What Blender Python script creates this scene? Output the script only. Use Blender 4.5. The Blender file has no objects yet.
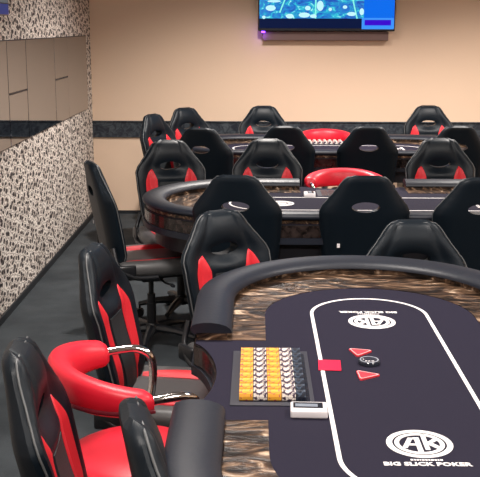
import bpy, bmesh, math, random
from mathutils import Vector, Matrix, Euler
random.seed(7)
PI = math.pi
S = bpy.context.scene
COL = S.collection

# ------------------------------------------------------------------ camera, light, exposure
cam_d = bpy.data.cameras.new('camera'); cam = bpy.data.objects.new('camera', cam_d); COL.objects.link(cam)
cam_d.sensor_fit = 'HORIZONTAL'; cam_d.sensor_width = 36; cam_d.lens = 36 * 976.3 / 480
cam_d.clip_start = 0.05
cam.location = (0, 0, 1.7395)
cam.matrix_world = (Matrix.Translation((0, 0, 1.7395)) @ Matrix.Rotation(0.0157, 4, 'Z')
                    @ Matrix.Rotation(PI / 2 - 0.215, 4, 'X') @ Matrix.Rotation(0.0023, 4, 'Z'))
S.camera = cam
S.view_settings.view_transform = 'Standard'; S.view_settings.look = 'None'
S.view_settings.exposure = 0.0; S.view_settings.gamma = 1; S.view_settings.use_curve_mapping = False
W = bpy.data.worlds.new('world'); S.world = W; W.use_nodes = True
W.node_tree.nodes['Background'].inputs[0].default_value = (0.5, 0.5, 0.55, 1)
W.node_tree.nodes['Background'].inputs[1].default_value = 0.05
CEIL = 2.9
LIGHTS = [(-0.3, 0.9, 58), (1.9, 0.9, 50), (-0.3, 3.5, 66), (1.9, 3.5, 56), (0.1, 7.15, 350), (2.1, 7.15, 350)]
LCOL = (1.0, 0.93, 0.87)
for i, (x, y, e) in enumerate(LIGHTS):
    if i < 4:
        ld = bpy.data.lights.new('ceiling_lamp_light', 'AREA'); ld.shape = 'SQUARE'; ld.size = 0.55
    else:
        ld = bpy.data.lights.new('downlight_light', 'SPOT'); ld.spot_size = math.radians(134); ld.spot_blend = 0.7; ld.shadow_soft_size = 0.06
    ld.energy = e; ld.color = LCOL
    lo = bpy.data.objects.new('ceiling_lamp_light', ld); COL.objects.link(lo); lo.location = (x, y, CEIL - 0.06)

# ------------------------------------------------------------------ materials
def nt(name):
    m = bpy.data.materials.new(name); m.use_nodes = True
    return m, m.node_tree, m.node_tree.nodes['Principled BSDF']

def mat(name, col, rough=0.5, metal=0.0, bump=0.0, bscale=200.0, spec=0.5, var=0.0, coat=0.0, sheen=0.0):
    m, t, b = nt(name)
    b.inputs['Base Color'].default_value = (*col, 1); b.inputs['Roughness'].default_value = rough
    b.inputs['Metallic'].default_value = metal; b.inputs['Specular IOR Level'].default_value = spec
    b.inputs['Coat Weight'].default_value = coat; b.inputs['Sheen Weight'].default_value = sheen
    tc = t.nodes.new('ShaderNodeTexCoord'); n = t.nodes.new('ShaderNodeTexNoise'); n.inputs['Scale'].default_value = bscale
    n.inputs['Detail'].default_value = 3
    t.links.new(tc.outputs['Object'], n.inputs['Vector'])
    if bump:
        bp = t.nodes.new('ShaderNodeBump'); bp.inputs['Strength'].default_value = bump; bp.inputs['Distance'].default_value = 0.002
        t.links.new(n.outputs['Fac'], bp.inputs['Height']); t.links.new(bp.outputs['Normal'], b.inputs['Normal'])
    if var:
        r = t.nodes.new('ShaderNodeValToRGB')
        r.color_ramp.elements[0].position = 0.3; r.color_ramp.elements[1].position = 0.7
        r.color_ramp.elements[0].color = (*[c * (1 - var) for c in col], 1)
        r.color_ramp.elements[1].color = (*[min(1, c * (1 + var)) for c in col], 1)
        t.links.new(n.outputs['Fac'], r.inputs['Fac']); t.links.new(r.outputs['Color'], b.inputs['Base Color'])
    return m

def emis(name, col, s):
    m, t, b = nt(name)
    b.inputs['Base Color'].default_value = (*[c * .05 for c in col], 1); b.inputs['Roughness'].default_value = 0.3; b.inputs['Specular IOR Level'].default_value = 0.1
    b.inputs['Emission Color'].default_value = (*col, 1); b.inputs['Emission Strength'].default_value = s
    return m

M = {}
M['leather'] = mat('black_leather', (0.003, 0.007, 0.012), 0.45, bump=0.25, bscale=260, spec=0.26)
M['fabric'] = mat('charcoal_fabric', (0.016, 0.020, 0.023), 0.6, bump=0.4, bscale=500, spec=0.35)
M['seat'] = mat('sheen_grey_seat_leather', (0.075, 0.074, 0.076), 0.42, bump=0.3, bscale=260, spec=0.5)  # black leather; its grey sheen is put into the base colour
M['shell'] = mat('back_shell_fabric', (0.002, 0.0045, 0.012), 0.5, bump=0.2, bscale=400, spec=0.18)
M['red'] = mat('red_vinyl', (0.62, 0.018, 0.030), 0.5, bump=0.15, bscale=260, spec=0.4)
M['stoolred'] = mat('red_stool_vinyl', (0.68, 0.012, 0.032), 0.42, bump=0.08, bscale=120, spec=0.45)
M['stooldark'] = mat('dark_red_piping', (0.12, 0.008, 0.016), 0.4)
M['piping'] = mat('piping_rim_sheen', (0.10, 0.105, 0.11), 0.45)
M['plastic'] = mat('black_plastic', (0.010, 0.011, 0.014), 0.35, bump=0.1, bscale=90)
M['chrome'] = mat('chrome', (0.75, 0.72, 0.72), 0.12, 1.0, bump=0.02, bscale=40)
M['raill'] = mat('rail_vinyl', (0.009, 0.012, 0.021), 0.46, bump=0.25, bscale=60, spec=0.45)
M['felt'] = mat('table_felt', (0.0175, 0.0155, 0.030), 0.9, bump=0.3, bscale=900, var=0.10, spec=0.15)
M['line'] = mat('white_print', (0.85, 0.82, 0.82), 0.8, bump=0.1, bscale=500)
M['cardred'] = mat('red_card_back', (0.80, 0.012, 0.06), 0.4, bump=0.05, bscale=100)
M['btnred'] = mat('red_button', (0.80, 0.05, 0.07), 0.35, bump=0.05, bscale=100)
M['white'] = mat('white_plastic', (0.78, 0.74, 0.76), 0.35, bump=0.05, bscale=100)
M['dark'] = mat('dark_panel', (0.012, 0.012, 0.018), 0.45, bump=0.1, bscale=60)
M['trayplate'] = mat('tray_plate', (0.022, 0.023, 0.036), 0.6, 0.0, bump=0.05, bscale=60)
M['trayslot'] = mat('tray_slot', (0.012, 0.014, 0.022), 0.25, bump=0.05, bscale=60)
M['tan'] = mat('tan_wall_paint', (0.79, 0.585, 0.43), 0.8, bump=0.15, bscale=120, var=0.015)
M['ceil'] = mat('ceiling_paint', (0.42, 0.40, 0.38), 0.9, bump=0.2, bscale=150)
M['bezel'] = mat('tv_bezel', (0.006, 0.008, 0.014), 0.25, bump=0.03, bscale=60)
M['base'] = mat('black_baseboard', (0.012, 0.014, 0.018), 0.5, bump=0.1, bscale=60)
M['lamp'] = emis('lamp_diffuser', (1.0, 0.92, 0.82), 4.0)

def carpet():
    m, t, b = nt('dark_carpet')
    tc = t.nodes.new('ShaderNodeTexCoord')
    n = t.nodes.new('ShaderNodeTexNoise'); n.inputs['Scale'].default_value = 160; n.inputs['Detail'].default_value = 4
    n2 = t.nodes.new('ShaderNodeTexNoise'); n2.inputs['Scale'].default_value = 6; n2.inputs['Detail'].default_value = 5
    mx = t.nodes.new('ShaderNodeMath'); mx.operation = 'MULTIPLY_ADD'; mx.inputs[1].default_value = 0.5
    r = t.nodes.new('ShaderNodeValToRGB')
    r.color_ramp.elements[0].position = 0.45; r.color_ramp.elements[0].color = (0.018, 0.024, 0.030, 1)
    r.color_ramp.elements[1].position = 0.95; r.color_ramp.elements[1].color = (0.042, 0.052, 0.060, 1)
    t.links.new(tc.outputs['Object'], n.inputs['Vector']); t.links.new(tc.outputs['Object'], n2.inputs['Vector'])
    t.links.new(n.outputs['Fac'], mx.inputs[0]); t.links.new(n2.outputs['Fac'], mx.inputs[2])
    t.links.new(mx.outputs[0], r.inputs['Fac']); t.links.new(r.outputs['Color'], b.inputs['Base Color'])
    bp = t.nodes.new('ShaderNodeBump'); bp.inputs['Strength'].default_value = 0.5; bp.inputs['Distance'].default_value = 0.004
    t.links.new(n.outputs['Fac'], bp.inputs['Height']); t.links.new(bp.outputs['Normal'], b.inputs['Normal'])
    b.inputs['Roughness'].default_value = 0.9
    return m
M['carpet'] = carpet()

def wallpaper():
    # small leaf sprigs: dark cores, brown outlines, cream and grey leaves, on a jittered lattice
    m, t, b = nt('leaf_wallpaper')
    tc = t.nodes.new('ShaderNodeTexCoord'); mp = t.nodes.new('ShaderNodeMapping')
    mp.inputs['Rotation'].default_value = (0.5, 0, 0); mp.inputs['Scale'].default_value = (1, 13, 25)
    t.links.new(tc.outputs['Object'], mp.inputs['Vector'])
    sp = t.nodes.new('ShaderNodeSeparateXYZ'); t.links.new(mp.outputs['Vector'], sp.inputs[0])
    cb = t.nodes.new('ShaderNodeCombineXYZ'); t.links.new(sp.outputs['Y'], cb.inputs[0]); t.links.new(sp.outputs['Z'], cb.inputs[1])
    nz = t.nodes.new('ShaderNodeTexNoise'); nz.inputs['Scale'].default_value = 1.3; nz.inputs['Detail'].default_value = 2
    t.links.new(cb.outputs[0], nz.inputs['Vector'])
    va = t.nodes.new('ShaderNodeVectorMath'); va.operation = 'MULTIPLY_ADD'; va.inputs[1].default_value = (1.0, 1.0, 0)
    t.links.new(nz.outputs['Color'], va.inputs[0]); t.links.new(cb.outputs[0], va.inputs[2])
    v1 = t.nodes.new('ShaderNodeTexVoronoi'); v1.voronoi_dimensions = '2D'; v1.inputs['Randomness'].default_value = 0.55
    v2 = t.nodes.new('ShaderNodeTexVoronoi'); v2.voronoi_dimensions = '2D'; v2.feature = 'DISTANCE_TO_EDGE'; v2.inputs['Randomness'].default_value = 0.55
    for v in (v1, v2):
        v.inputs['Scale'].default_value = 1.0; t.links.new(va.outputs[0], v.inputs['Vector'])
    r1 = t.nodes.new('ShaderNodeValToRGB'); e = r1.color_ramp.elements
    e[0].position = 0.0; e[0].color = (0.012, 0.009, 0.012, 1); e[1].position = 0.60; e[1].color = (0.88, 0.82, 0.76, 1)
    k = e.new(0.28); k.color = (0.03, 0.020, 0.022, 1); k = e.new(0.36); k.color = (0.84, 0.77, 0.70, 1)
    t.links.new(v1.outputs['Distance'], r1.inputs['Fac'])
    r2 = t.nodes.new('ShaderNodeValToRGB'); e = r2.color_ramp.elements
    e[0].position = 0.03; e[0].color = (0.13, 0.085, 0.07, 1); e[1].position = 0.12; e[1].color = (1, 1, 1, 1)
    t.links.new(v2.outputs['Distance'], r2.inputs['Fac'])
    mx = t.nodes.new('ShaderNodeMix'); mx.data_type = 'RGBA'; mx.blend_type = 'MULTIPLY'; mx.inputs['Factor'].default_value = 0.75
    t.links.new(r1.outputs['Color'], mx.inputs['A']); t.links.new(r2.outputs['Color'], mx.inputs['B'])
    t.links.new(mx.outputs['Result'], b.inputs['Base Color'])
    b.inputs['Roughness'].default_value = 0.65
    return m
M['wallpaper'] = wallpaper()

def border():
    m, t, b = nt('border_strip')
    tc = t.nodes.new('ShaderNodeTexCoord'); mp = t.nodes.new('ShaderNodeMapping'); mp.inputs['Scale'].default_value = (14, 1, 14)
    t.links.new(tc.outputs['Object'], mp.inputs['Vector'])
    n = t.nodes.new('ShaderNodeTexNoise'); n.inputs['Scale'].default_value = 1.4; n.inputs['Detail'].default_value = 3; n.inputs['Distortion'].default_value = 1.5
    t.links.new(mp.outputs['Vector'], n.inputs['Vector'])
    r = t.nodes.new('ShaderNodeValToRGB'); e = r.color_ramp.elements
    e[0].position = 0.40; e[0].color = (0.008, 0.012, 0.022, 1); e[1].position = 0.66; e[1].color = (0.055, 0.068, 0.080, 1)
    t.links.new(n.outputs['Fac'], r.inputs['Fac']); t.links.new(r.outputs['Color'], b.inputs['Base Color'])
    b.inputs['Roughness'].default_value = 0.5
    return m
M['border'] = border()

def burl():
    m, t, b = nt('brown_marbled_laminate')
    tc = t.nodes.new('ShaderNodeTexCoord'); mp = t.nodes.new('ShaderNodeMapping'); mp.inputs['Scale'].default_value = (6, 17, 17)
    t.links.new(tc.outputs['Object'], mp.inputs['Vector'])
    n = t.nodes.new('ShaderNodeTexNoise'); n.inputs['Scale'].default_value = 1.0; n.inputs['Detail'].default_value = 5
    n.inputs['Distortion'].default_value = 2.2; n.inputs['Roughness'].default_value = 0.6
    t.links.new(mp.outputs['Vector'], n.inputs['Vector'])
    r = t.nodes.new('ShaderNodeValToRGB'); e = r.color_ramp.elements
    e[0].position = 0.41; e[0].color = (0.008, 0.005, 0.004, 1); e[1].position = 0.70; e[1].color = (0.66, 0.50, 0.36, 1)
    k = e.new(0.50); k.color = (0.050, 0.028, 0.017, 1); k = e.new(0.60); k.color = (0.17, 0.10, 0.06, 1)
    t.links.new(n.outputs['Fac'], r.inputs['Fac']); t.links.new(r.outputs['Color'], b.inputs['Base Color'])
    b.inputs['Roughness'].default_value = 0.30; b.inputs['Specular IOR Level'].default_value = 0.35
    bp = t.nodes.new('ShaderNodeBump'); bp.inputs['Strength'].default_value = 0.6; bp.inputs['Distance'].default_value = 0.01
    t.links.new(n.outputs['Fac'], bp.inputs['Height']); t.links.new(bp.outputs['Normal'], b.inputs['Normal'])
    return m
M['burl'] = burl()
M['burl_dark'] = mat('dark_marbled_edge', (0.020, 0.014, 0.013), 0.2, bump=0.2, bscale=30, var=0.9)

def mirror():
    m, t, b = nt('smoked_mirror_glass')
    b.inputs['Metallic'].default_value = 1; b.inputs['Roughness'].default_value = 0.03
    tc = t.nodes.new('ShaderNodeTexCoord'); n = t.nodes.new('ShaderNodeTexNoise'); n.inputs['Scale'].default_value = 2
    r = t.nodes.new('ShaderNodeValToRGB')
    r.color_ramp.elements[0].color = (0.26, 0.30, 0.36, 1); r.color_ramp.elements[1].color = (0.30, 0.34, 0.40, 1)
    t.links.new(tc.outputs['Object'], n.inputs['Vector']); t.links.new(n.outputs['Fac'], r.inputs['Fac'])
    t.links.new(r.outputs['Color'], b.inputs['Base Color'])
    return m
M['mirror'] = mirror()

def screen_game():
    # the broadcast picture: cyan-blue field with pale players and bright lines
    m, t, b = nt('tv_picture')
    tc = t.nodes.new('ShaderNodeTexCoord'); mp = t.nodes.new('ShaderNodeMapping'); mp.inputs['Scale'].default_value = (13, 1, 20)
    t.links.new(tc.outputs['Object'], mp.inputs['Vector'])
    n = t.nodes.new('ShaderNodeTexNoise'); n.inputs['Scale'].default_value = 1.0; n.inputs['Detail'].default_value = 2; n.inputs['Distortion'].default_value = 1.4
    t.links.new(mp.outputs['Vector'], n.inputs['Vector'])
    r = t.nodes.new('ShaderNodeValToRGB'); e = r.color_ramp.elements
    e[0].position = 0.30; e[0].color = (0.0, 0.05, 0.42, 1); e[1].position = 0.74; e[1].color = (0.55, 0.98, 1, 1)
    k = e.new(0.42); k.color = (0.0, 0.16, 0.62, 1); k = e.new(0.54); k.color = (0.0, 0.28, 0.62, 1); k = e.new(0.64); k.color = (0.02, 0.62, 0.72, 1)
    t.links.new(n.outputs['Fac'], r.inputs['Fac']); t.links.new(r.outputs['Color'], b.inputs['Emission Color'])
    b.inputs['Emission Strength'].default_value = 1.0; b.inputs['Base Color'].default_value = (0.01, 0.02, 0.04, 1)
    b.inputs['Roughness'].default_value = 0.2
    return m
M['screen'] = screen_game()
M['scr_blue'] = emis('screen_blue', (0.0, 0.15, 0.85), 1.0)
M['scr_lightblue'] = emis('screen_light_blue', (0.05, 0.30, 0.95), 1.0)
M['scr_purple'] = emis('screen_purple', (0.04, 0.0, 0.62), 1.0)
M['scr_navy'] = emis('screen_navy', (0.0, 0.006, 0.045), 1.0)
M['scr_line'] = emis('screen_lines', (0.25, 0.95, 0.80), 1.0)
M['led'] = emis('indicator_light', (0.25, 0.05, 1.0), 6.0)
M['scr_dim'] = emis('screen_dim_blue', (0.020, 0.032, 0.15), 1.0)
M['scr_grey'] = emis('screen_grey', (0.10, 0.11, 0.12), 1.0)

def chipmat(name, c, spot, thr=0.56, sc=150):
    m, t, b = nt(name)
    tc = t.nodes.new('ShaderNodeTexCoord'); n = t.nodes.new('ShaderNodeTexVoronoi'); n.inputs['Scale'].default_value = sc
    r = t.nodes.new('ShaderNodeValToRGB'); r.color_ramp.interpolation = 'CONSTANT'
    r.color_ramp.elements[0].color = (*c, 1); r.color_ramp.elements[1].position = thr; r.color_ramp.elements[1].color = (*spot, 1)
    t.links.new(tc.outputs['Object'], n.inputs['Vector']); t.links.new(n.outputs['Distance'], r.inputs['Fac'])
    t.links.new(r.outputs['Color'], b.inputs['Base Color']); b.inputs['Roughness'].default_value = 0.45
    return m
M['chip_yellow'] = chipmat('yellow_chips', (0.90, 0.48, 0.05), (0.50, 0.06, 0.12), 0.74, 95)
M['chip_white'] = chipmat('white_chips', (0.85, 0.78, 0.72), (0.05, 0.02, 0.06), 0.60, 95)
M['chip_pink'] = chipmat('pink_chips', (0.42, 0.16, 0.24), (0.7, 0.30, 0.30), 0.55, 110)
M['chip_navy'] = chipmat('navy_chips', (0.008, 0.012, 0.028), (0.06, 0.09, 0.14), 0.66, 110)
M['chip_red'] = chipmat('red_chips', (0.75, 0.03, 0.06), (0.9, 0.6, 0.6), 0.60, 110)

# ------------------------------------------------------------------ helpers
def link(name, me, m, parent=None, smooth=False, angle=None):
    o = bpy.data.objects.new(name, me); COL.objects.link(o)
    if m is not None: me.materials.append(m)
    if parent: o.parent = parent
    if smooth:
        for p in me.polygons: p.use_smooth = True
        if angle:
            try: me.set_sharp_from_angle(angle=math.radians(angle))
            except Exception: pass
    return o

def obj(name, bm, m, parent=None, smooth=False, angle=40):
    me = bpy.data.meshes.new(name); bmesh.ops.recalc_face_normals(bm, faces=bm.faces[:]); bm.to_mesh(me); bm.free()
    return link(name, me, m, parent, smooth, angle)

def tag(o, label=None, cat=None, group=None, kind=None):
    if label: o['label'] = label
    if cat: o['category'] = cat
    if group: o['group'] = group
    if kind: o['kind'] = kind
    return o

def empty(name, loc=(0, 0, 0), rz=0):
    o = bpy.data.objects.new(name, None); COL.objects.link(o); o.location = loc; o.rotation_euler = (0, 0, rz); o.empty_display_size = 0.1
    return o

def add_box(bm, c, s, bevel=0.0, mtx=None, seg=2):
    r = bmesh.ops.create_cube(bm, size=1)
    vs = r['verts']
    bmesh.ops.scale(bm, vec=s, verts=vs)
    if bevel:
        es = list({e for v in vs for e in v.link_edges})
        r2 = bmesh.ops.bevel(bm, geom=es, offset=bevel, segments=seg, affect='EDGES', profile=0.5)
        vs = list({v for f in r2['faces'] for v in f.verts} | {v for v in vs if v.is_valid})
    m = Matrix.Translation(c)
    if mtx is not None: m = mtx @ m
    bmesh.ops.transform(bm, matrix=m, verts=vs)
    return vs

def add_cyl(bm, c, r1, r2, h, seg=24, mtx=None, axis='Z'):
    R = {'Z': Matrix.Identity(4), 'X': Matrix.Rotation(PI / 2, 4, 'Y'), 'Y': Matrix.Rotation(-PI / 2, 4, 'X')}[axis]
    m = Matrix.Translation(c) @ R
    if mtx is not None: m = mtx @ m
    return bmesh.ops.create_cone(bm, cap_ends=True, segments=seg, radius1=r1, radius2=r2, depth=h, matrix=m)['verts']

def add_tube(bm, pts, r, seg=8, closed=False):
    pts = [Vector(p) for p in pts]; n = len(pts); rings = []
    prev = None
    for i, p in enumerate(pts):
        if closed: d = pts[(i + 1) % n] - pts[i - 1]
        else: d = pts[min(i + 1, n - 1)] - pts[max(i - 1, 0)]
        d.normalize()
        if prev is None:
            up = Vector((0, 0, 1)) if abs(d.z) < 0.9 else Vector((1, 0, 0))
            a = d.cross(up).normalized()
        else:
            a = (prev - d * prev.dot(d)).normalized()
        prev = a; b_ = d.cross(a)
        rr = r[i] if isinstance(r, (list, tuple)) else r
        rings.append([bm.verts.new(p + a * (rr * math.cos(2 * PI * k / seg)) + b_ * (rr * math.sin(2 * PI * k / seg))) for k in range(seg)])
    m = n if closed else n - 1
    for i in range(m):
        A, B = rings[i], rings[(i + 1) % n]
        for k in range(seg): bm.faces.new((A[k], A[(k + 1) % seg], B[(k + 1) % seg], B[k]))
    if not closed:
        bm.faces.new(rings[0][::-1]); bm.faces.new(rings[-1])

def add_lathe(bm, prof, c=(0, 0, 0), seg=28):
    rings = []
    for r, z in prof:
        rings.append([bm.verts.new((c[0] + max(r, 1e-4) * math.cos(2 * PI * k / seg), c[1] + max(r, 1e-4) * math.sin(2 * PI * k / seg), c[2] + z)) for k in range(seg)])
    for A, B in zip(rings, rings[1:]):
        for k in range(seg): bm.faces.new((A[k], A[(k + 1) % seg], B[(k + 1) % seg], B[k]))
    bm.faces.new(rings[0][::-1]); bm.faces.new(rings[-1])

def bez(pts, n=24):
    """Catmull-Rom through the points"""
    P = [Vector(p) for p in pts]; P = [2 * P[0] - P[1]] + P + [2 * P[-1] - P[-2]]; out = []
    for i in range(1, len(P) - 2):
        for k in range(n):
            t = k / n; a, b_, c, d = P[i - 1:i + 3]
            out.append(0.5 * ((2 * b_) + (c - a) * t + (2 * a - 5 * b_ + 4 * c - d) * t * t + (3 * b_ - a - 3 * c + d) * t ** 3))
    out.append(P[-2]); return out

def lerp_tab(tab, t):
    if t <= tab[0][0]: return tab[0][1]
    for (a, va), (b_, vb) in zip(tab, tab[1:]):
        if t <= b_:
            k = (t - a) / (b_ - a); k = k * k * (3 - 2 * k) * 0.4 + k * 0.6
            return va + (vb - va) * k
    return tab[-1][1]

def copy_tree(o, parent=None):
    c = o.copy(); COL.objects.link(c)
    if parent: c.parent = parent
    for ch in list(o.children): copy_tree(ch, c)
    return c

def band(bm, P, Q, z0, z1):
    rows = [[bm.verts.new((x, y, z)) for x, y in R] for R, z in ((P, z0), (P, z1), (Q, z1), (Q, z0))]; n = len(P)
    for k in range(4):
        a, b_ = rows[k], rows[(k + 1) % 4]
        for i in range(n): j = (i + 1) % n; bm.faces.new((a[i], a[j], b_[j], b_[i]))


# ------------------------------------------------------------------ the room
XL, XR, YF, YB = -1.51, 3.6, 9.05, -2.5
def slab(name, c, s, m, kind='structure'):
    bm = bmesh.new(); add_box(bm, c, s); o = obj(name, bm, m); tag(o, kind=kind); return o
slab('floor', ((XL + XR) / 2, (YF + YB) / 2, -0.05), (XR - XL + .4, YF - YB + .4, 0.1), M['carpet'])
slab('ceiling', ((XL + XR) / 2, (YF + YB) / 2, CEIL + 0.05), (XR - XL + .4, YF - YB + .4, 0.1), M['ceil'])
slab('wall_far', ((XL + XR) / 2, YF + 0.05, CEIL / 2), (XR - XL, 0.1, CEIL), M['tan'])
slab('wall_left', (XL - 0.05, (YF + YB) / 2, CEIL / 2), (0.1, YF - YB + .2, CEIL), M['wallpaper'])
slab('wall_right', (XR + 0.05, (YF + YB) / 2, CEIL / 2), (0.1, YF - YB + .2, CEIL), M['tan'])
slab('wall_back', ((XL + XR) / 2, YB - 0.05, CEIL / 2), (XR - XL, 0.1, CEIL), M['tan'])
slab('baseboard_left', (XL + 0.006, (YF + YB) / 2, 0.022), (0.012, YF - YB, 0.044), M['base'])
slab('baseboard_far', ((XL + XR) / 2, YF - 0.006, 0.015), (XR - XL - .03, 0.012, 0.03), M['base'])
# patterned dark border strip along the far wall
bm = bmesh.new()
add_box(bm, ((XL + XR) / 2, YF - 0.006, 0.797), (XR - XL, 0.012, 0.135))
add_box(bm, ((XL + XR) / 2, YF - 0.011, 0.868), (XR - XL, 0.022, 0.012), 0.003)
add_box(bm, ((XL + XR) / 2, YF - 0.010, 0.726), (XR - XL, 0.020, 0.010), 0.003)
o = obj('trim_1', bm, M['border']); tag(o, kind='structure')

# mirror panels on the left wall (uneven widths, some split by a horizontal joint)
MZ0, MZ1, G = 1.004, 1.650, 0.012
cols = [(4.30, 4.86, None), (4.86, 5.42, 1.33), (5.42, 5.95, None), (5.95, 6.445, 1.325), (6.445, 7.356, None), (7.356, 8.76, 'half')]
mi = 0
panels = []
for y0, y1, j in cols:
    if j is None: panels.append((y0, y1, MZ0, MZ1))
    elif j == 'half':
        ym = 7.86
        panels += [(y0, ym, MZ0, 1.337), (y0, ym, 1.337, MZ1), (ym, y1, MZ0, MZ1)]
    else: panels += [(y0, y1, MZ0, j), (y0, y1, j, MZ1)]
for k, (y0, y1, z0, z1) in enumerate(panels):
    g0 = G
    bm = bmesh.new()
    ya, yb = y0 + g0 / 2, y1 - g0 / 2
    if abs(y1 - 7.86) < 1e-6: yb = y1 - 0.0008
    if abs(y0 - 7.86) < 1e-6: ya = y0 + 0.0008
    add_box(bm, (XL + 0.009, (ya + yb) / 2, (z0 + z1) / 2), (0.006, yb - ya, z1 - z0 - g0), 0.0012, seg=1)
    o = obj('wall_mirror', bm, M['mirror'])
    full = (z1 - z0) > 0.5
    place = {5.95: 'second from the left edge of the photo', 6.445: 'the wide one in the middle', 7.356: 'beside the wide middle panel', 7.86: 'nearest the far corner',
             4.30: 'leftmost, beyond the photo edge', 4.86: 'left of the photo edge', 5.42: 'cut by the left edge of the photo'}[y0]
    h = '' if full else (', upper half' if z0 > 1.2 else ', lower half')
    tag(o, 'smoked wall mirror, %s%s' % (place, h), 'mirror', 'smoked mirror panels on the left wall')
bm = bmesh.new(); add_box(bm, (XL + 0.003, (4.3 + 8.76) / 2, (MZ0 + MZ1) / 2), (0.006, 4.46, MZ1 - MZ0))
o = obj('mirror_backing', bm, M['dark']); tag(o, 'dark backing board in the joints between the smoked wall mirrors', 'backing board')

# ceiling lights (above the frame)
for i, (x, y, e) in enumerate(LIGHTS):
    if i > 3:
        r = empty('downlight', (x, y, CEIL)); tag(r, 'round ceiling downlight in front of the far wall, %s one' % ('left' if x < 1 else 'right'), 'ceiling light', 'downlights near the far wall')
        bm = bmesh.new(); band(bm, [(.11 * math.cos(k * PI / 16), .11 * math.sin(k * PI / 16)) for k in range(32)], [(.085 * math.cos(k * PI / 16), .085 * math.sin(k * PI / 16)) for k in range(32)], -.012, 0); obj('frame', bm, M['white'], r)
        bm = bmesh.new(); add_cyl(bm, (0, 0, -.004), .084, .084, .006, 32); obj('diffuser', bm, M['lamp'], r); continue
    r = empty('ceiling_light', (x, y, CEIL))
    tag(r, 'square recessed ceiling light, %s side, %s row' % ('left' if x < 1 else 'right', ('nearest', 'middle', 'farthest')[i // 2]), 'ceiling light', 'ceiling lights')
    bm = bmesh.new()
    for sx, sy, w, h in ((0, 1, .66, .04), (0, -1, .66, .04), (1, 0, .04, .58), (-1, 0, .04, .58)):
        add_box(bm, (sx * .31, sy * .31, -0.015), (w, h, 0.03), 0.004)
    obj('frame', bm, M['white'], r)
    bm = bmesh.new(); add_box(bm, (0, 0, -0.010), (.58, .58, 0.008)); obj('diffuser', bm, M['lamp'], r)

# television on the far wall
TW, TH = 1.22, 0.71
TX, TZ, TY = 0.628, 1.690, 8.93
tv = empty('television', (TX, TY, TZ)); tag(tv, 'wall-mounted television showing a blue football broadcast on the far tan wall', 'television')
bm = bmesh.new(); add_box(bm, (0, 0.02, TH / 2), (TW, 0.04, TH), 0.006); obj('housing', bm, M['bezel'], tv)
bm = bmesh.new(); add_box(bm, (0, 0.07, TH * .45), (0.4, 0.10, 0.3), 0.01); obj('wall_bracket', bm, M['plastic'], tv)
bm = bmesh.new()
add_box(bm, (-0.125, -0.001, 0.11 + 0.28), (0.95, 0.002, 0.56)); obj('broadcast_picture', bm, M['screen'], tv)
bm = bmesh.new(); add_box(bm, (-0.125, -0.0012, 0.067), (0.95, 0.002, 0.085)); obj('score_bar', bm, M['scr_navy'], tv)
bm = bmesh.new(); add_box(bm, (0.465, -0.0012, 0.345), (0.27, 0.002, 0.64)); sb = obj('side_panel', bm, M['scr_blue'], tv)
bm = bmesh.new(); add_box(bm, (0.455, -0.0028, 0.067), (0.285, 0.002, 0.098)); add_box(bm, (0.465, -0.0028, 0.067), (0.27, 0.002, 0.075)); obj('banner', bm, M['scr_lightblue'], sb)
bm = bmesh.new(); add_box(bm, (0.455, -0.0042, 0.075), (0.235, 0.002, 0.048), 0.0008); obj('banner_text_box', bm, M['scr_purple'], sb)
bm = bmesh.new()
for x0, z0, x1, z1, w in ((-0.10, 0.11, -0.10, 0.66, .014), (0.27, 0.11, 0.13, 0.66, .012), (-0.42, 0.16, -0.22, 0.66, .012)):
    d = Vector((x1 - x0, 0, z1 - z0)); a = math.atan2(d.x, d.z)
    add_box(bm, (0, 0, 0), (w, 0.001, d.length), mtx=Matrix.Translation(((x0 + x1) / 2, -0.0026, (z0 + z1) / 2)) @ Matrix.Rotation(a, 4, 'Y'))
obj('field_lines', bm, M['scr_line'], tv)
bm = bmesh.new(); scr_white = emis('screen_white', (0.55, 0.93, 1.0), 1.0)
for (x, z, w, h) in ((-0.5, .20, .09, .05), (-0.47, .26, .12, .022), (-0.33, .13, .07, .04), (-0.20, .14, .10, .045), (-0.12, .13, .06, .03), (-.06, .22, .06, .09), (.03, .19, .03, .03), (-.17, .20, .05, .04), (.22, .15, .08, .035), (.31, .17, .04, .06), (.16, .21, .04, .03), (-.56, .12, .03, .03)):
    vs = add_cyl(bm, (0, 0, 0), 0.5, 0.5, 1, 14, axis='Y')
    bmesh.ops.scale(bm, vec=(w, 0.0012, h), verts=vs); bmesh.ops.translate(bm, vec=(x, -0.003, z), verts=vs)
    obj('player_figure', bm, scr_white, tv); bm = bmesh.new()
bm.free()
bm = bmesh.new(); add_box(bm, (-0.565, 0.016, -0.008), (0.035, 0.012, 0.016), 0.003); obj('indicator_light', bm, M['led'], tv)
ll = bpy.data.lights.new('indicator_glow', 'POINT'); ll.energy = 0.22; ll.color = (0.30, 0.08, 1.0); ll.shadow_soft_size = 0.01
lo = bpy.data.objects.new('indicator_glow', ll); COL.objects.link(lo); lo.location = (TX - .565, TY + .005, TZ - .045)
bm = bmesh.new(); add_box(bm, (TX - .005, 9.0125, TZ - .043), (1.13, .073, .078), .004); o = obj('under_tv_bar', bm, mat('brown_grey_bar', (.16, .095, .085), .6, bump=.1, bscale=200)); tag(o, 'narrow brown-grey bar on the far wall directly under the television', 'plain_bar')  # plain brown-grey box on the wall below the television
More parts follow.
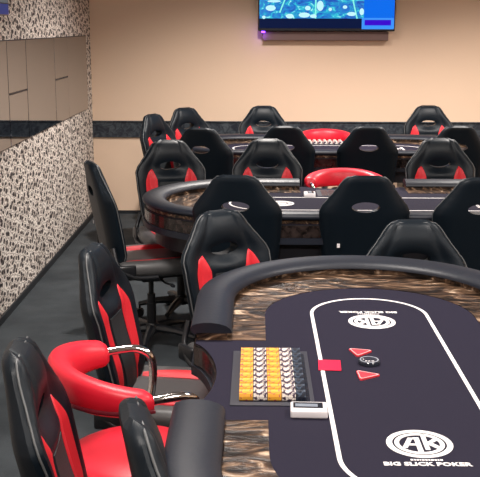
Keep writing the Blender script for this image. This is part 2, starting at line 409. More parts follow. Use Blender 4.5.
# second television high on the left wall, only its lower corner in view
t2 = empty('television', (XL, 5.115, 1.79)); tag(t2, 'television on the left wall, only its blue-lit lower corner in view', 'television')
bm = bmesh.new(); add_box(bm, (0.075, 0, 0.33), (0.05, 1.15, 0.66), 0.006); obj('housing', bm, M['bezel'], t2)
bm = bmesh.new(); add_box(bm, (0.029, 0, 0.33), (0.05, 0.35, 0.3), 0.006); obj('wall_bracket', bm, M['plastic'], t2)
bm = bmesh.new(); add_box(bm, (0.1005, 0, 0.035), (0.002, 1.13, 0.058)); obj('ticker_bar', bm, M['scr_dim'], t2)
bm = bmesh.new(); add_box(bm, (0.1005, 0, 0.355), (0.002, 1.13, 0.57)); obj('screen', bm, M['scr_grey'], t2)

# ------------------------------------------------------------------ gaming chair
ZB, ZT = 0.480, 1.045           # bottom and top of the backrest
LEAN = math.radians(14)
WT = [(0, .165), (.12, .190), (.35, .207), (.55, .217), (.67, .220), (.72, .208), (.78, .182), (.84, .155), (.90, .131), (.95, .114), (1, .102)]
def bw(t):
    w = lerp_tab(WT, t)
    if t > .92: w -= .045 * (1 - math.sqrt(max(0, 1 - ((t - .92) / .08) ** 2)))
    return w
def back_front(u, t):
    """forward offset of the padded front"""
    wing = max(0, abs(u) - .62) / .38
    k = 0.055 * (wing ** 1.2) * min(1, t / .15) * (1.0 if t < .6 else max(.35, 1 - (t - .6) * 2.2))
    groove = -0.012 * math.exp(-((abs(u) - .60) / .06) ** 2) * (1 - .7 * min(1, max(0, (t - .52) / .18)))
    lumbar = 0.022 * math.exp(-((t - .22) / .16) ** 2) * (1 - abs(u))
    x = u * bw(t)
    dish = -0.030 * math.exp(-(x / .085) ** 2 - ((t - .70) / .055) ** 2)
    head = 0.018 * math.exp(-((t - .88) / .10) ** 2) * (1 - u * u)
    bar = 0.012 * math.exp(-((t - .60) / .035) ** 2) * (1 - min(1, abs(u) / .6))
    return 0.040 - .008 * max(0, (t - .65) / .35) + k + groove + lumbar + dish + head + bar
def back_pt(u, t, off):
    """u across, t up, off = distance in front of the back plane; chair faces +Y"""
    h = (ZT - ZB) * t; y0 = -0.185
    cur = 0.03 * (1 - t) ** 2
    return Vector((u * bw(t), y0 - h * math.tan(LEAN) - cur + off, ZB + h))
def rim_round(u):
    return math.sqrt(max(0, 1 - abs(u) ** 6))
def backrest_mesh():
    bm = bmesh.new(); nu, ntt = 28, 48; F = []; B = []
    for j in range(ntt + 1):
        t = j / ntt; fr, br = [], []
        e = min(1, min(t, 1 - t) / .045); e = math.sqrt(max(0, 1 - (1 - e) ** 2))
        for i in range(nu + 1):
            u = -1 + 2 * i / nu; u = math.copysign(abs(u) ** .85, u)
            f = back_front(u, t); k = rim_round(u) * e
            mid = (f - 0.03) * .5 if False else f * .45 - 0.012
            tf = mid + (f - mid) * k; tb = mid + (-0.030 + .012 * max(0, (t - .65) / .35) - mid + f * .25 * (abs(u) ** 3)) * k
            # round the top corners in
            uu = u
            fr.append(bm.verts.new(back_pt(uu, t, tf)))
            if i in (0, nu) or j in (0, ntt): br.append(fr[-1])
            else: br.append(bm.verts.new(back_pt(uu, t, tb)))
        F.append(fr); B.append(br)
    for j in range(ntt):
        for i in range(nu):
            bm.faces.new((F[j][i], F[j][i + 1], F[j + 1][i + 1], F[j + 1][i]))
            q = (B[j][i], B[j + 1][i], B[j + 1][i + 1], B[j][i + 1]); q = list(dict.fromkeys(q))
            if len(q) >= 3:
                try: bm.faces.new(q)
                except ValueError: pass
    return bm
def cut_hole(o, rx, rz, tc, depth=0.4):
    c = back_pt(0, tc, 0)
    bm = bmesh.new(); vs = add_cyl(bm, (0, 0, 0), 1, 1, 1, 36, axis='Y')
    bmesh.ops.scale(bm, vec=(rx, depth, rz), verts=vs); bmesh.ops.translate(bm, vec=c, verts=vs)
    k = obj('cutter', bm, None)
    md = o.modifiers.new('b', 'BOOLEAN'); md.operation = 'DIFFERENCE'; md.object = k; md.solver = 'EXACT'
    dg = bpy.context.evaluated_depsgraph_get(); dg.update()
    me = bpy.data.meshes.new_from_object(o.evaluated_get(dg)); o.modifiers.clear(); o.data = me
    bpy.data.objects.remove(k)
    for p in me.polygons: p.use_smooth = True
    try: me.set_sharp_from_angle(angle=math.radians(38))
    except Exception: pass
def insert_mesh(side):
    """pointed red panel lying on the bolster"""
    bm = bmesh.new(); n, mgrid = 22, 6; top, bot = [], []
    for j in range(n + 1):
        s = j / n; t = .07 + (.70 - .07) * s
        wd = .175 * min(1, ((1 - s) / .20) ** .65) * min(1, .30 + s / .5)
        cc = .550 + .03 * math.sin(s * PI)
        ra, rb = [], []
        for i in range(mgrid + 1):
            u = side * (cc + wd * (2 * i / mgrid - 1))
            f = back_front(u, t) * (1)
            k = rim_round(u); mid = f * .45 - .012; f2 = mid + (f - mid) * k
            p = back_pt(u, t, f2)
            ed = 0 if i in (0, mgrid) or j in (0, n) else 1
            ra.append(bm.verts.new(p + Vector((0, .0015 + .003 * ed, .0)))); rb.append(bm.verts.new(p + Vector((0, -.006, 0))))
        top.append(ra); bot.append(rb)
    for j in range(n):
        for i in range(mgrid):
            bm.faces.new((top[j][i], top[j][i + 1], top[j + 1][i + 1], top[j + 1][i]))
            bm.faces.new((bot[j][i], bot[j + 1][i], bot[j + 1][i + 1], bot[j][i + 1]))
        for i in (0, mgrid):
            bm.faces.new((top[j][i], top[j + 1][i], bot[j + 1][i], bot[j][i]))
    for i in range(mgrid):
        for j in (0, n): bm.faces.new((top[j][i], top[j][i + 1], bot[j][i + 1], bot[j][i]))
    bmesh.ops.remove_doubles(bm, verts=bm.verts[:], dist=1e-5)
    return bm
def seat_top(u, v):
    """u -1..1 across, v 0 rear..1 front -> height above seat base"""
    h = 0.075 + 0.028 * max(0, (abs(u) - .55) / .45) ** 1.0 - 0.035 * max(0, (v - .8) / .2) ** 2 - 0.012 * math.exp(-((abs(u) - .55) / .06) ** 2)
    return h
SZ = 0.450
def sw(v): return 0.225 + 0.022 * math.sin(PI * min(1, v * 1.05)) - 0.03 * max(0, (v - .85) / .15) ** 2
def seat_pt(u, v, z): return Vector((u * sw(v), -0.235 + 0.47 * v, SZ + z))
def seat_mesh():
    bm = bmesh.new(); nu, nv = 24, 24; F, B = [], []
    for j in range(nv + 1):
        v = j / nv; e = min(1, min(v, 1 - v) / .10); e = math.sqrt(max(0, 1 - (1 - e) ** 2)); fr, br = [], []
        for i in range(nu + 1):
            u = -1 + 2 * i / nu; u = math.copysign(abs(u) ** .8, u); k = rim_round(u) * e; h = seat_top(u, v)
            fr.append(bm.verts.new(seat_pt(u, v, h * .45 + h * .55 * k)))
            if i in (0, nu) or j in (0, nv): br.append(fr[-1])
            else: br.append(bm.verts.new(seat_pt(u, v, h * .45 * (1 - k) - .015 * k)))
        F.append(fr); B.append(br)
    for j in range(nv):
        for i in range(nu):
            bm.faces.new((F[j][i], F[j][i + 1], F[j + 1][i + 1], F[j + 1][i]))
            q = list(dict.fromkeys((B[j][i], B[j + 1][i], B[j + 1][i + 1], B[j][i + 1])))
            if len(q) >= 3:
                try: bm.faces.new(q)
                except ValueError: pass
    return bm
def seat_insert(side):
    bm = bmesh.new(); n, mg = 16, 4; top, bot = [], []
    for j in range(n + 1):
        s = j / n; v = .14 + .76 * s; wd = .11 * math.sin(PI * min(.97, max(.03, s))) ** .6
        ra, rb = [], []
        for i in range(mg + 1):
            u = side * (.60 + wd * (2 * i / mg - 1)); h = seat_top(u, v); e = min(1, min(v, 1 - v) / .10); e = math.sqrt(max(0, 1 - (1 - e) ** 2)); k = rim_round(u) * e
            z = h * .45 + h * .55 * k
            ra.append(bm.verts.new(seat_pt(u, v, z + .0025))); rb.append(bm.verts.new(seat_pt(u, v, z - .006)))
        top.append(ra); bot.append(rb)
    for j in range(n):
        for i in range(mg):
            bm.faces.new((top[j][i], top[j][i + 1], top[j + 1][i + 1], top[j + 1][i])); bm.faces.new((bot[j][i], bot[j + 1][i], bot[j + 1][i + 1], bot[j][i + 1]))
        for i in (0, mg): bm.faces.new((top[j][i], top[j + 1][i], bot[j + 1][i], bot[j][i]))
    for i in range(mg):
        for j in (0, n): bm.faces.new((top[j][i], top[j][i + 1], bot[j][i + 1], bot[j][i]))
    return bm

def make_chair():
    r = empty('gaming_chair')
    b = obj('backrest', backrest_mesh(), M['leather'], r, True, 60)
    b.parent = None; cut_hole(b, .068, .026, .725); b.parent = r
    # fabric back cover, centre panel, piping
    for s in (-1, 1):
        p = obj('bolster_insert', insert_mesh(s), M['red'], b, True, 50); p['label'] = 'red insert on the backrest bolster'
    bm = bmesh.new()    # centre panel, fabric
    n, mg = 14, 8; g = []
    for j in range(n + 1):
        t = .06 + .50 * j / n; row = []
        for i in range(mg + 1):
            u = (-1 + 2 * i / mg) * (.34 - .02 * j / n); row.append(bm.verts.new(back_pt(u, t, back_front(u, t) + .003)))
        g.append(row)
    for j in range(n):
        for i in range(mg): bm.faces.new((g[j][i], g[j][i + 1], g[j + 1][i + 1], g[j + 1][i]))
    q = bmesh.ops.extrude_face_region(bm, geom=bm.faces[:]); bmesh.ops.translate(bm, vec=(0, -.010, 0), verts=[v for v in q['geom'] if isinstance(v, bmesh.types.BMVert)])
    obj('centre_panel', bm, M['fabric'], b, True, 50)
    bm = bmesh.new(); pts = []
    N = 40
    for s in (-1, 1):
        seq = [(s * .985, .03 + .95 * i / N) for i in range(N + 1)]
        pl = []
        for u, t in (seq if s < 0 else seq[::-1]):
            f = back_front(u, t); k = rim_round(u); mid = f * .45 - .012
            pl.append(back_pt(u, t, mid + (f - mid) * k + .001))
        pts += pl
    add_tube(bm, pts, 0.0028, 6)
    obj('piping', bm, M['piping'], b, True, 60)  # seam piping; its grey also paints the sheen along the rounded rim
    # white care tag at the lower back edge
    bm = bmesh.new(); p = back_pt(-.60, .38, -.034); add_box(bm, p, (.014, .004, .020), .001); obj('care_tag', bm, M['white'], b)
    s_ = obj('seat', seat_mesh(), M['seat'], r, True, 60)
    for s in (-1, 1):
        p = obj('bolster_insert', seat_insert(s), M['red'], s_, True, 50); p['label'] = 'red insert on the seat bolster'
    # side brackets joining seat and back
    for s in (-1, 1):
        bm = bmesh.new()
        add_tube(bm, bez([(s * .235, -.02, SZ + .0), (s * .242, -.15, SZ + .01), (s * .225, -.225, SZ + .07), (s * .19, -.245, SZ + .16)], 6), 0.013, 8)
        add_box(bm, (s * .236, -.19, SZ + .04), (.022, .11, .07), .010)
        obj('hinge_bracket', bm, M['plastic'], r, True, 50)
    bm = bmesh.new(); add_box(bm, (0, 0, SZ - .030), (.20, .30, .030), .008); add_box(bm, (0, .0, SZ - .055), (.09, .12, .04), .008)
    mech = obj('tilt_mechanism', bm, M['plastic'], r, True, 40)
    bm = bmesh.new(); add_tube(bm, [(.04, .03, SZ - .05), (.16, .04, SZ - .055), (.24, .05, SZ - .045)], .006, 8); add_box(bm, (.255, .052, SZ - .045), (.05, .02, .012), .004)
    obj('lever', bm, M['plastic'], mech, True, 40)
    bm = bmesh.new(); add_lathe(bm, [(.026, .09), (.026, .25), (.022, .25), (.022, .30), (.014, .30), (.014, SZ - .06)]); obj('gas_column', bm, M['plastic'], r, True, 40)
    bm = bmesh.new(); add_lathe(bm, [(.03, .075), (.042, .08), (.042, .115), (.032, .135)])
    for k in range(5):
        a = 2 * PI * k / 5 + .3; d = Vector((math.cos(a), math.sin(a), 0))
        add_tube(bm, [d * .03 + Vector((0, 0, .105)), d * .15 + Vector((0, 0, .100)), d * .26 + Vector((0, 0, .078))], [.026, .021, .014], 8)
    obj('star_base', bm, M['plastic'], r, True, 40)
    for k in range(5):
        a = 2 * PI * k / 5 + .3; d = Vector((math.cos(a), math.sin(a), 0)); n_ = Vector((-d.y, d.x, 0)); bm = bmesh.new()
        T = Matrix.Translation(d * .255) @ Matrix.Rotation(a, 4, 'Z')
        for s in (-1, 1): add_cyl(bm, (0, s * .013, .026), .026, .026, .016, 18, mtx=T, axis='Y')
        add_box(bm, (0, 0, .036), (.04, .010, .03), .003, mtx=T); add_cyl(bm, (0, 0, .062), .006, .006, .036, 10, mtx=T)
        obj('caster', bm, M['plastic'], r, True, 40)
    return r
UPPER = ('backrest', 'seat', 'hinge_bracket', 'tilt_mechanism')
chair0 = make_chair(); used = [False]
def place_chair(x, y, face, label, group, drop=0.0):
    spin = (x * 7.3 + y * 3.1) % 1.2566
    """seat centre x, y; face = direction it faces in degrees (0 = +X, 90 = +Y)"""
    c = chair0 if not used[0] else copy_tree(chair0)
    used[0] = True
    c.location = (x, y, 0); c.rotation_euler = (0, 0, math.radians(face - 90))
    for ch in c.children:
        if ch.name.split('.')[0] in UPPER: ch.location.z = -drop
        if ch.name.split('.')[0] in ('star_base', 'caster'): ch.rotation_euler.z = spin
    tag(c, label, 'chair', group)
    return c

# ------------------------------------------------------------------ poker table
A, LH = 0.575, 1.22
FZ = 0.79
CUT, CUTN = 0.275, 0.352
def path(a, c, n1=10, n2=30, n3=16):
    """from the dealer cut-out round the table: start (-a,-CUT) -> near end -> right -> far end -> (-a,+CUT)"""
    P = []
    for i in range(n1): P.append((-a, -CUTN - (c - CUTN) * i / n1))
    for i in range(n2): t = PI * i / n2; P.append((-a * math.cos(t), -c - a * math.sin(t)))
    for i in range(n3): P.append((a, -c + 2 * c * i / n3))
    for i in range(n2): t = PI * i / n2; P.append((a * math.cos(t), c + a * math.sin(t)))
    for i in range(n1 + 1): P.append((-a, c - (c - CUT) * i / n1))
    return P
def ring(a, c, n=40):
    P = []
    for i in range(n + 1): t = PI * i / n; P.append((-a * math.cos(t), -c - a * math.sin(t)))
    for i in range(n + 1): t = PI * i / n; P.append((a * math.cos(t), c + a * math.sin(t)))
    if a > .45:                      # the dealer's side curves in between the rail ends
        for i in range(25):
            y = .245 - .56 * i / 24; P.append((-a + .075 * math.sin(PI * i / 24) ** .7, y))
    return P
C0 = LH - A
def sweep(bm, prof, close_profile=True):
    """prof: list of (path points list, z)"""
    n = len(prof[0][0]); V = [[bm.verts.new((x, y, z)) for (x, y) in P] for P, z in prof]
    m = len(prof)
    for k in range(m if close_profile else m - 1):
        a, b_ = V[k], V[(k + 1) % m]
        for i in range(n - 1): bm.faces.new((a[i], a[i + 1], b_[i + 1], b_[i]))
    if close_profile:
        bm.faces.new([v[0] for v in V]); bm.faces.new([v[-1] for v in V][::-1])
def plate(bm, P, z0, z1):
    a = [bm.verts.new((x, y, z0)) for x, y in P]; b_ = [bm.verts.new((x, y, z1)) for x, y in P]
    bm.faces.new(a[::-1]); bm.faces.new(b_)
    for i in range(len(P)): j = (i + 1) % len(P); bm.faces.new((a[i], a[j], b_[j], b_[i]))
def text_mesh(s, size, xs=1.0, bold=0.0, shear=0.0):
    cu = bpy.data.curves.new('t', 'FONT'); cu.body = s; cu.size = size; cu.align_x = 'CENTER'; cu.align_y = 'CENTER'; cu.extrude = 0.0004
    cu.offset = bold; cu.resolution_u = 2; cu.shear = shear
    o = bpy.data.objects.new('t', cu); COL.objects.link(o); dg = bpy.context.evaluated_depsgraph_get(); dg.update()
    me = bpy.data.meshes.new_from_object(o.evaluated_get(dg)); bpy.data.objects.remove(o)
    me.transform(Matrix.Diagonal((xs, 1, 1, 1))); return me

def make_logo(parent):
    """round badge with two rings, slanted letters A K and the club name below; reads towards -Y"""
    z0, z1 = 0.0, 0.0009
    bm = bmesh.new()
    def circ(r, n=48, cx=0): return [(r * math.cos(2 * PI * k / n) + cx, r * math.sin(2 * PI * k / n)) for k in range(n)]
    band(bm, circ(.077), circ(.063), z0, z1)
    band(bm, circ(.058), circ(.047), z0, z1)
    # slanted divider bar, thick
    pass
    for pts in ([(-.043, -.024), (-.031, -.024), (-.010, .034), (-.022, .034)], [(-.022, .034), (-.022, .024), (.003, .024), (.003, .034)],     # the A: leg, roof,
                [(-.009, -.056), (.003, -.056), (.003, .0239), (-.009, .0239)], [(-.031, -.010), (-.031, -.001), (-.0091, -.001), (-.0091, -.010)],    # stem and bar
                [(.009, -.034), (.020, -.034), (.020, .056), (.009, .056)], [(.0201, -.006), (.0201, .009), (.038, .030), (.046, .020)],              # the K: stem, arm,
                [(.0201, -.006), (.030, .004), (.048, -.020), (.038, -.029)]):                                                                         # leg
        vs0 = [bm.verts.new((x, y, z1)) for x, y in pts]; bm.faces.new(vs0)
        vs1 = [bm.verts.new((x, y, z0)) for x, y in pts]; bm.faces.new(vs1[::-1])
        for i in range(len(pts)): j = (i + 1) % len(pts); bm.faces.new((vs0[i], vs0[j], vs1[j], vs1[i]))
    bmesh.ops.triangulate(bm, faces=[f for f in bm.faces if len(f.verts) > 4])
    badge = obj('logo', bm, M['line'], parent)
    me = text_mesh('BIG SLICK POKER', 0.030, 1.0, 0.0011)
    xs = [v.co.x for v in me.vertices]; k = 0.196 / (max(xs) - min(xs)); me.transform(Matrix.Translation((0, -.1095, .0005)) @ Matrix.Diagonal((k, .80, 1, 1)))
    link('club_name', me, M['line'], badge)
    bm = bmesh.new()
    x = -.034
    for w in (.006, .004, .005, .003, .006, .005, .004, .006, .005, .004, .006):
        add_box(bm, (x + w / 2, -.0875, .0004), (w, .007, .0008)); x += w + .0018
    link('small_print', (lambda me: (bm.to_mesh(me), me)[1])(bpy.data.meshes.new('small_print')), M['line'], badge); bm.free()
    return badge

def make_table():
    r = empty('poker_table')
    bm = bmesh.new()        # slab under the cloth
    P = ring(A - .012, C0); plate(bm, P, .715, FZ - .003); body = obj('tabletop', bm, M['dark'], r)
    bm = bmesh.new(); plate(bm, ring(A - .010, C0), FZ - .003, FZ); obj('felt', bm, M['felt'], r)
    bm = bmesh.new()        # patterned band round the side
    band(bm, ring(A - .004, C0), ring(A - .03, C0), .722, .782); obj('side_band', bm, M['burl_dark'], r)
    bm = bmesh.new(); band(bm, ring(A + .004, C0), ring(A - .06, C0), .690, .720); obj('lower_lip', bm, M['raill'], r)
    bm = bmesh.new(); band(bm, ring(A - .06, C0), ring(A - .075, C0), .60, .690); obj('skirt', bm, M['dark'], r)
    # padded rail
    prof = [(0.004, .784), (-.006, .800), (-.008, .820), (-.003, .838), (.012, .850), (.035, .857), (.060, .857), (.085, .851), (.108, .838), (.122, .820), (.127, .803), (.128, .7915), (.10, .7905), (.05, .7905), (.02, .786)]
    bm = bmesh.new(); sweep(bm, [(path(A - s * .94, C0), FZ + .022 + (z - FZ) * .50) for s, z in prof]); obj('padded_rail', bm, M['raill'], r, True, 50)
    bm = bmesh.new(); p0, p1 = path(A - .012, C0), path(A - .106, C0)
    sweep(bm, [(p0, FZ), (p0, FZ + .0225), (p1, FZ + .0225), (p1, FZ)]); obj('rail_riser', bm, M['burl'], r)
    # marbled racetrack between rail and felt
    bm = bmesh.new()
    o_, i_ = path(A - .1065, C0), path(.350, .545)
    sweep(bm, [(o_, FZ), (o_, FZ + .002), (i_, FZ + .002), (i_, FZ)]); obj('racetrack', bm, M['burl'], r)
    bm = bmesh.new(); band(bm, ring(.198, .56), ring(.187, .56), FZ, FZ + .0008); obj('betting_line', bm, M['line'], r)
    for s in (-1, 1):
        b = make_logo(r); b.location = (.0, s * .478, FZ + .0001); b.rotation_euler = (0, 0, 0 if s < 0 else PI)
    # chip tray set into the cloth
    tr = empty('chip_tray'); tr.parent = r; tr.location = (-.338, -.045, FZ)
    bm = bmesh.new(); add_box(bm, (0, 0, .0015), (.218, .425, .003), .001); obj('tray_plate', bm, M['trayplate'], tr)
    bm = bmesh.new()
    for k in range(9): add_box(bm, (.006, (k - 4) * .042, .0036), (.184, .0395, .0012), .0005)
    obj('tray_slots', bm, M['trayslot'], tr)
    for s in (-1, 1):
        bm = bmesh.new(); y = s * .62
        add_box(bm, (0, y, .05), (.62, .14, .10), .02); add_box(bm, (0, y, .37), (.34, .09, .56), .015); add_box(bm, (0, y, .675), (.60, .20, .09), .015)
        obj('pedestal', bm, M['dark'], r)
    return r
table0 = make_table()
T = [(0.385, 2.60, 0), (0.614, 5.25, -PI / 2), (0.575, 7.70, -PI / 2)]
tlabels = ['nearest poker table, white printed logos and full chip tray in view', 'middle poker table behind the near table, its rounded end at left', 'farthest poker table, in front of the tan wall']
tables = [table0, copy_tree(table0), copy_tree(table0)]
for t_, (x, y, a), lb in zip(tables, T, tlabels):
    t_.location = (x, y, 0); t_.rotation_euler = (0, 0, a); tag(t_, lb, 'poker table', 'poker tables')
def on_table(i, lx, ly, z=0.0, rz=0.0):
    x, y, a = T[i]; c, s = math.cos(a), math.sin(a)
    return (x + c * lx - s * ly, y + s * lx + c * ly, FZ + z), a + rz

# chips: short rolls lying in the tubes of each tray
def chip_roll(m, L=.040, n=11):
    bm = bmesh.new(); prof = []; p = L / n
    for k in range(n):
        z = -L / 2 + k * p; prof += [(.0155, z + .0002), (.0172, z + p * .25), (.0172, z + p * .75), (.0155, z + p - .0002)]
    add_lathe(bm, prof, seg=14)
    bmesh.ops.rotate(bm, matrix=Matrix.Rotation(PI / 2, 3, 'Y'), verts=bm.verts[:])
    me = bpy.data.meshes.new('chip_roll'); bmesh.ops.recalc_face_normals(bm, faces=bm.faces[:]); bm.to_mesh(me); bm.free(); me.materials.append(m)
    return me
rolls = {k: chip_roll(M['chip_' + k], .0355 if k != 'navy' else .0245, 11 if k != 'navy' else 7) for k in ('yellow', 'white', 'navy', 'red')}
ordn = ['nearest', 'second nearest', 'third nearest', 'fourth nearest', 'middle', 'fourth farthest', 'third farthest', 'second farthest', 'farthest']
lrn = ['leftmost', 'second from left', 'third from left', 'fourth from left', 'middle', 'fourth from right', 'third from right', 'second from right', 'rightmost']
cols0 = [('yellow', -.0680, 'left yellow column'), ('white', -.0310, 'left black-and-white column'), ('yellow', .0060, 'right yellow column'), ('white', .0430, 'right black-and-white column'), ('navy', .0740, 'dark column')]
cnm = {'yellow': 'yellow and orange', 'white': 'white and black', 'navy': 'dark navy', 'red': 'red'}
for ti, cols_ in ((0, cols0), (2, [('white', -.050, 'rear row'), ('red', -.009, 'middle row'), ('white', .032, 'front row')])):
    for row in range(9):
        for cn, x, desc in cols_:
            o = bpy.data.objects.new('chip_stack', rolls[cn]); COL.objects.link(o)
            loc, a = on_table(ti, -.338 + x, -.045 + (row - 4) * .042, .0105); o.location = loc; o.rotation_euler = (0, 0, a)
            if ti == 0: lb = '%s poker chips in the near tray, %s, %s row' % (cnm[cn], desc, ordn[row])
            else: lb = '%s poker chips in the farthest tray, %s, %s' % (cnm[cn], desc, lrn[row])
            tag(o, lb, 'poker chips', 'poker chips in the %s tray' % ('near' if ti == 0 else 'farthest'))

# card box, cut card, buttons
def make_cardbox():
    r = empty('card_box')
    bm = bmesh.new(); add_box(bm, (0, 0, .010), (.092, .066, .020), .004, seg=3); obj('case', bm, M['white'], r, True, 40)
    bm = bmesh.new(); add_box(bm, (-.002, .006, .0206), (.074, .034, .0022), .0008); obj('window_recess', bm, M['trayslot'], r)
    bm = bmesh.new(); add_box(bm, (-.006, .002, .0222), (.056, .018, .0012), .0004); obj('card_deck', bm, mat('grey_cards', (.20, .23, .28), .4), r)
    return r
cb = make_cardbox()
for i, lb in ((0, 'small white card box with a dark slot, beside the chip tray on the near table'), (1, 'small white card box beside the red stool on the middle table')):
    o = cb if i == 0 else copy_tree(cb)
    loc, a = on_table(i, -.248, -.304); o.location = loc; o.rotation_euler = (0, 0, a - .03); tag(o, lb, 'card box')
bm = bmesh.new(); add_box(bm, (0, 0, .0009), (.064, .086, .0018), .0006)
cc = obj('cut_card', bm, M['cardred'])
for i, lb in ((0, 'plain red cut card lying across the white line of the near table'), (1, 'red card on the middle table, seen through a chair headrest hole')):
    o = cc if i == 0 else cc.copy()
    if i: COL.objects.link(o)
    loc, a = on_table(i, -.170, .050, .0011); o.location = loc; o.rotation_euler = (0, 0, a - .05); tag(o, lb, 'card')
def tri_button(label, px, py, rz):
    r = empty('betting_button', (px, py, FZ), rz); tag(r, label, 'button')
    def tri(s):
        P = [(.044 * math.cos(q), .044 * math.sin(q)) for q in (2 * PI / 3, 0, -2 * PI / 3)]; out = []
        for k in range(3):
            a_, b_, c_ = Vector(P[k - 1]), Vector(P[k]), Vector(P[(k + 1) % 3])
            for t in (0, .25, .5, .75, 1):
                p0 = b_ + (a_ - b_).normalized() * .012; p1 = b_ + (c_ - b_).normalized() * .012
                q = (1 - t) ** 2 * p0 + 2 * t * (1 - t) * b_ + t * t * p1; out.append((q.x * s, q.y * s))
        return out[::-1]
    bm = bmesh.new(); plate(bm, tri(1), 0, .005); bmesh.ops.bevel(bm, geom=[e for e in bm.edges if all(v.co.z > .004 for v in e.verts)], offset=.0015, segments=2, affect='EDGES')
    obj('disc', bm, M['btnred'], r)
    bm = bmesh.new(); band(bm, tri(.92), tri(.80), 0.0048, .0056); p = obj('white_rim', bm, mat('pink_rim', (.9, .45, .45), .5), r)
tri_button('red triangular button behind the dark dealer button on the near table', .312, 2.765, .28)
tri_button('red triangular button in front of the dark dealer button on the near table', .309, 2.568, .05)
db = empty('dealer_button', (.330, 2.672, FZ)); db.scale = (.82, .82, .82); tag(db, 'round dark dealer button between the two red triangular buttons', 'button')
bm = bmesh.new(); add_lathe(bm, [(.036, 0), (.038, .002), (.038, .012), (.036, .015)]); obj('disc', bm, mat('dark_acrylic', (.03, .035, .05), .15), db, True, 30)
bm = bmesh.new(); band(bm, [(.033 * math.cos(k * PI / 16), .033 * math.sin(k * PI / 16)) for k in range(32)], [(.029 * math.cos(k * PI / 16), .029 * math.sin(k * PI / 16)) for k in range(32)], .0148, .0156)
obj('rim_print', bm, mat('grey_print', (.35, .37, .42), .4), db)
bm = bmesh.new()
for x, y, w in ((-.012, -.016, .006), (-.002, -.018, .008), (.011, -.017, .010), (-.020, .002, .004)): add_box(bm, (x, y, .0154), (w, .006, .0012))
obj('button_marks', bm, M['white'], db)

# ------------------------------------------------------------------ red dealer stool
def make_stool():
    """faces +Y: wrap-round bumper back, round seat, chrome arms"""
    r = empty('dealer_stool')
    bm = bmesh.new(); add_lathe(bm, [(.10, .46), (.185, .465), (.205, .485), (.210, .520), (.200, .550), (.17, .566), (.08, .573), (.001, .573)], seg=40)
    obj('seat', bm, M['stoolred'], r, True, 60)
    # bumper: flattened pad swept on an arc
    R = .212; n = 40; a0, a1 = math.radians(180), math.radians(360); rings = []
    bm = bmesh.new(); seg = 18
    for i in range(n + 1):
        s = i / n; a = a0 + (a1 - a0) * s; e = min(1, min(s, 1 - s) / .05); e = .72 + .28 * math.sqrt(max(0, 1 - (1 - e) ** 2))
        mid = math.sin(PI * s)
        hw, hh = .041 * e, (.034 + .022 * mid) * e; cz = .785 + .016 * mid
        ring_ = []
        for k in range(seg):
            q = 2 * PI * k / seg; dx = hw * math.copysign(abs(math.cos(q)) ** .8, math.cos(q)); dz = hh * math.copysign(abs(math.sin(q)) ** .8, math.sin(q))
            rr = R + dx + dz * .22
            ring_.append(bm.verts.new((rr * math.cos(a), rr * math.sin(a) * .84 - .02, cz + dz)))
        rings.append(ring_)
    for A_, B_ in zip(rings, rings[1:]):
        for k in range(seg): bm.faces.new((A_[k], A_[(k + 1) % seg], B_[(k + 1) % seg], B_[k]))
    bm.faces.new(rings[0][::-1]); bm.faces.new(rings[-1])
    bump = obj('backrest', bm, M['stoolred'], r, True, 60)
    bm = bmesh.new(); pts = []
    for i in range(n + 1):
        s = i / n; a = a0 + (a1 - a0) * s; mid = math.sin(PI * s); rr = R + .036; zz = .775 - .006 * mid
        pts.append((rr * math.cos(a), rr * math.sin(a) * .84 - .02, zz))
    add_tube(bm, pts, .006, 6); obj('piping', bm, M['stooldark'], bump, True, 60)
    for s in (-1, 1):
        ex, ey = R * math.cos(a1) * s, R * math.sin(a1) - .02
        bm = bmesh.new(); add_tube(bm, bez([(ex, ey - .04, .785), (ex, ey + .04, .790), (ex * .98, ey + .10, .785), (ex * .93, ey + .135, .750), (ex * .90, ey + .13, .65), (ex * .80, ey + .08, .53), (ex * .5, ey + .02, .475)], 8), .0125, 12)
        obj('armrest', bm, M['chrome'], r, True, 60)
    bm = bmesh.new(); add_lathe(bm, [(.09, .45), (.09, .465), (.03, .46), (.03, .28), (.024, .28), (.024, .05), (.03, .04)]); obj('pillar', bm, M['chrome'], r, True, 40)
    bm = bmesh.new(); add_lathe(bm, [(.20, 0), (.205, .006), (.19, .014), (.06, .035), (.03, .05)], seg=40); obj('base_plate', bm, M['chrome'], r, True, 40)
    bm = bmesh.new(); add_tube(bm, [(.14 * math.cos(k * PI / 16), .14 * math.sin(k * PI / 16) + .05, .25) for k in range(32)], .009, 8, True)
    add_tube(bm, [(0, .02, .27), (0, .19, .25)], .008, 8); obj('footrest', bm, M['chrome'], r, True, 60)
    return r
st0 = make_stool()
for i, (x, y, f, lb) in enumerate([(-0.335, 2.575, 24, 'red vinyl stool with wrap-round back and chrome arms at the near table'),
                                   (0.555, 5.95, -90, 'red vinyl stool with curved back at the middle table, behind its far rail'),
                                   (0.60, 8.36, -90, 'red vinyl stool with curved back at the farthest table, against the far wall side')]):
    o = st0 if i == 0 else copy_tree(st0)
    o.location = (x, y, 0); o.rotation_euler = (0, 0, math.radians(f - 90)); tag(o, lb, 'stool', 'red dealer stools')

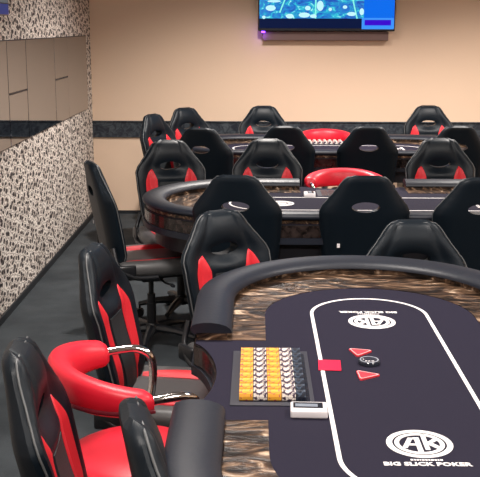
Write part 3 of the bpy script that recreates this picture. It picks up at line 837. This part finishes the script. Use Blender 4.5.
# ------------------------------------------------------------------ chairs in place
g1, g2, g3 = 'gaming chairs at the near table', 'gaming chairs at the middle table', 'gaming chairs at the farthest table'
def by_top(px, py, face, label, group, drop=0.0):
    """px, py = where the top of the backrest stands"""
    a = math.radians(face); k = .185 + (ZT - ZB) * math.tan(LEAN) - .01
    return place_chair(px + math.cos(a) * k, py + math.sin(a) * k, face, label, group, drop)
by_top(-.556, 2.15, 5, 'black and red gaming chair in the lower left corner of the photo', g1, .03)
by_top(-.238, 1.78, 12, 'black gaming chair head seen edge-on, between red stool and near table rail', g1, .035)
by_top(-.586, 3.37, -8, 'black and red gaming chair by the carpet aisle, behind the near red stool', g1, .07)
by_top(-.160, 4.05, -54, 'black and red gaming chair at the far left curve of the near table', g1, .068)
by_top(.652, 3.97, -90, 'black gaming chair at the far end of the near table, grey piping', g1, .088)
by_top(-.865, 5.06, 20, 'black gaming chair at the left end of the middle table, red-striped seat showing', g2)
by_top(-.095, 4.60, 84, 'black gaming chair backing the camera, left one on the middle table near side', g2)
by_top(.530, 4.60, 90, 'black gaming chair backing the camera, red card visible through its headrest hole', g2)
by_top(1.075, 4.56, 92, 'black gaming chair backing the camera, beside middle table, cut by the right edge', g2)
by_top(-.545, 6.04, -72, 'black and red gaming chair facing the camera, left curve of the middle table', g2)
by_top(.075, 6.12, -90, 'black and red gaming chair facing the camera, left of the middle red stool', g2)
by_top(1.165, 6.20, -90, 'black and red gaming chair facing the camera, right of the middle red stool', g2)
by_top(-.385, 6.78, 80, 'black gaming chair from behind, leftmost on the farthest table near side', g3)
by_top(.210, 6.93, 90, 'black gaming chair from behind, just left of the farthest red stool', g3)
by_top(.805, 6.93, 90, 'black gaming chair from behind, just right of the farthest red stool', g3)
by_top(1.450, 6.98, 92, 'black gaming chair from behind, rightmost on the farthest table near side', g3)
by_top(-.835, 7.83, -30, 'black gaming chair at the left end of the farthest table, seen edge-on', g3)
by_top(-.620, 8.47, -50, 'black gaming chair with one red insert, far left curve of the farthest table', g3)
by_top(.070, 8.70, -90, 'black and red gaming chair by the far wall, left of the farthest stool', g3)
by_top(1.540, 8.80, -90, 'black and red gaming chair by the far wall, right of the farthest stool', g3)
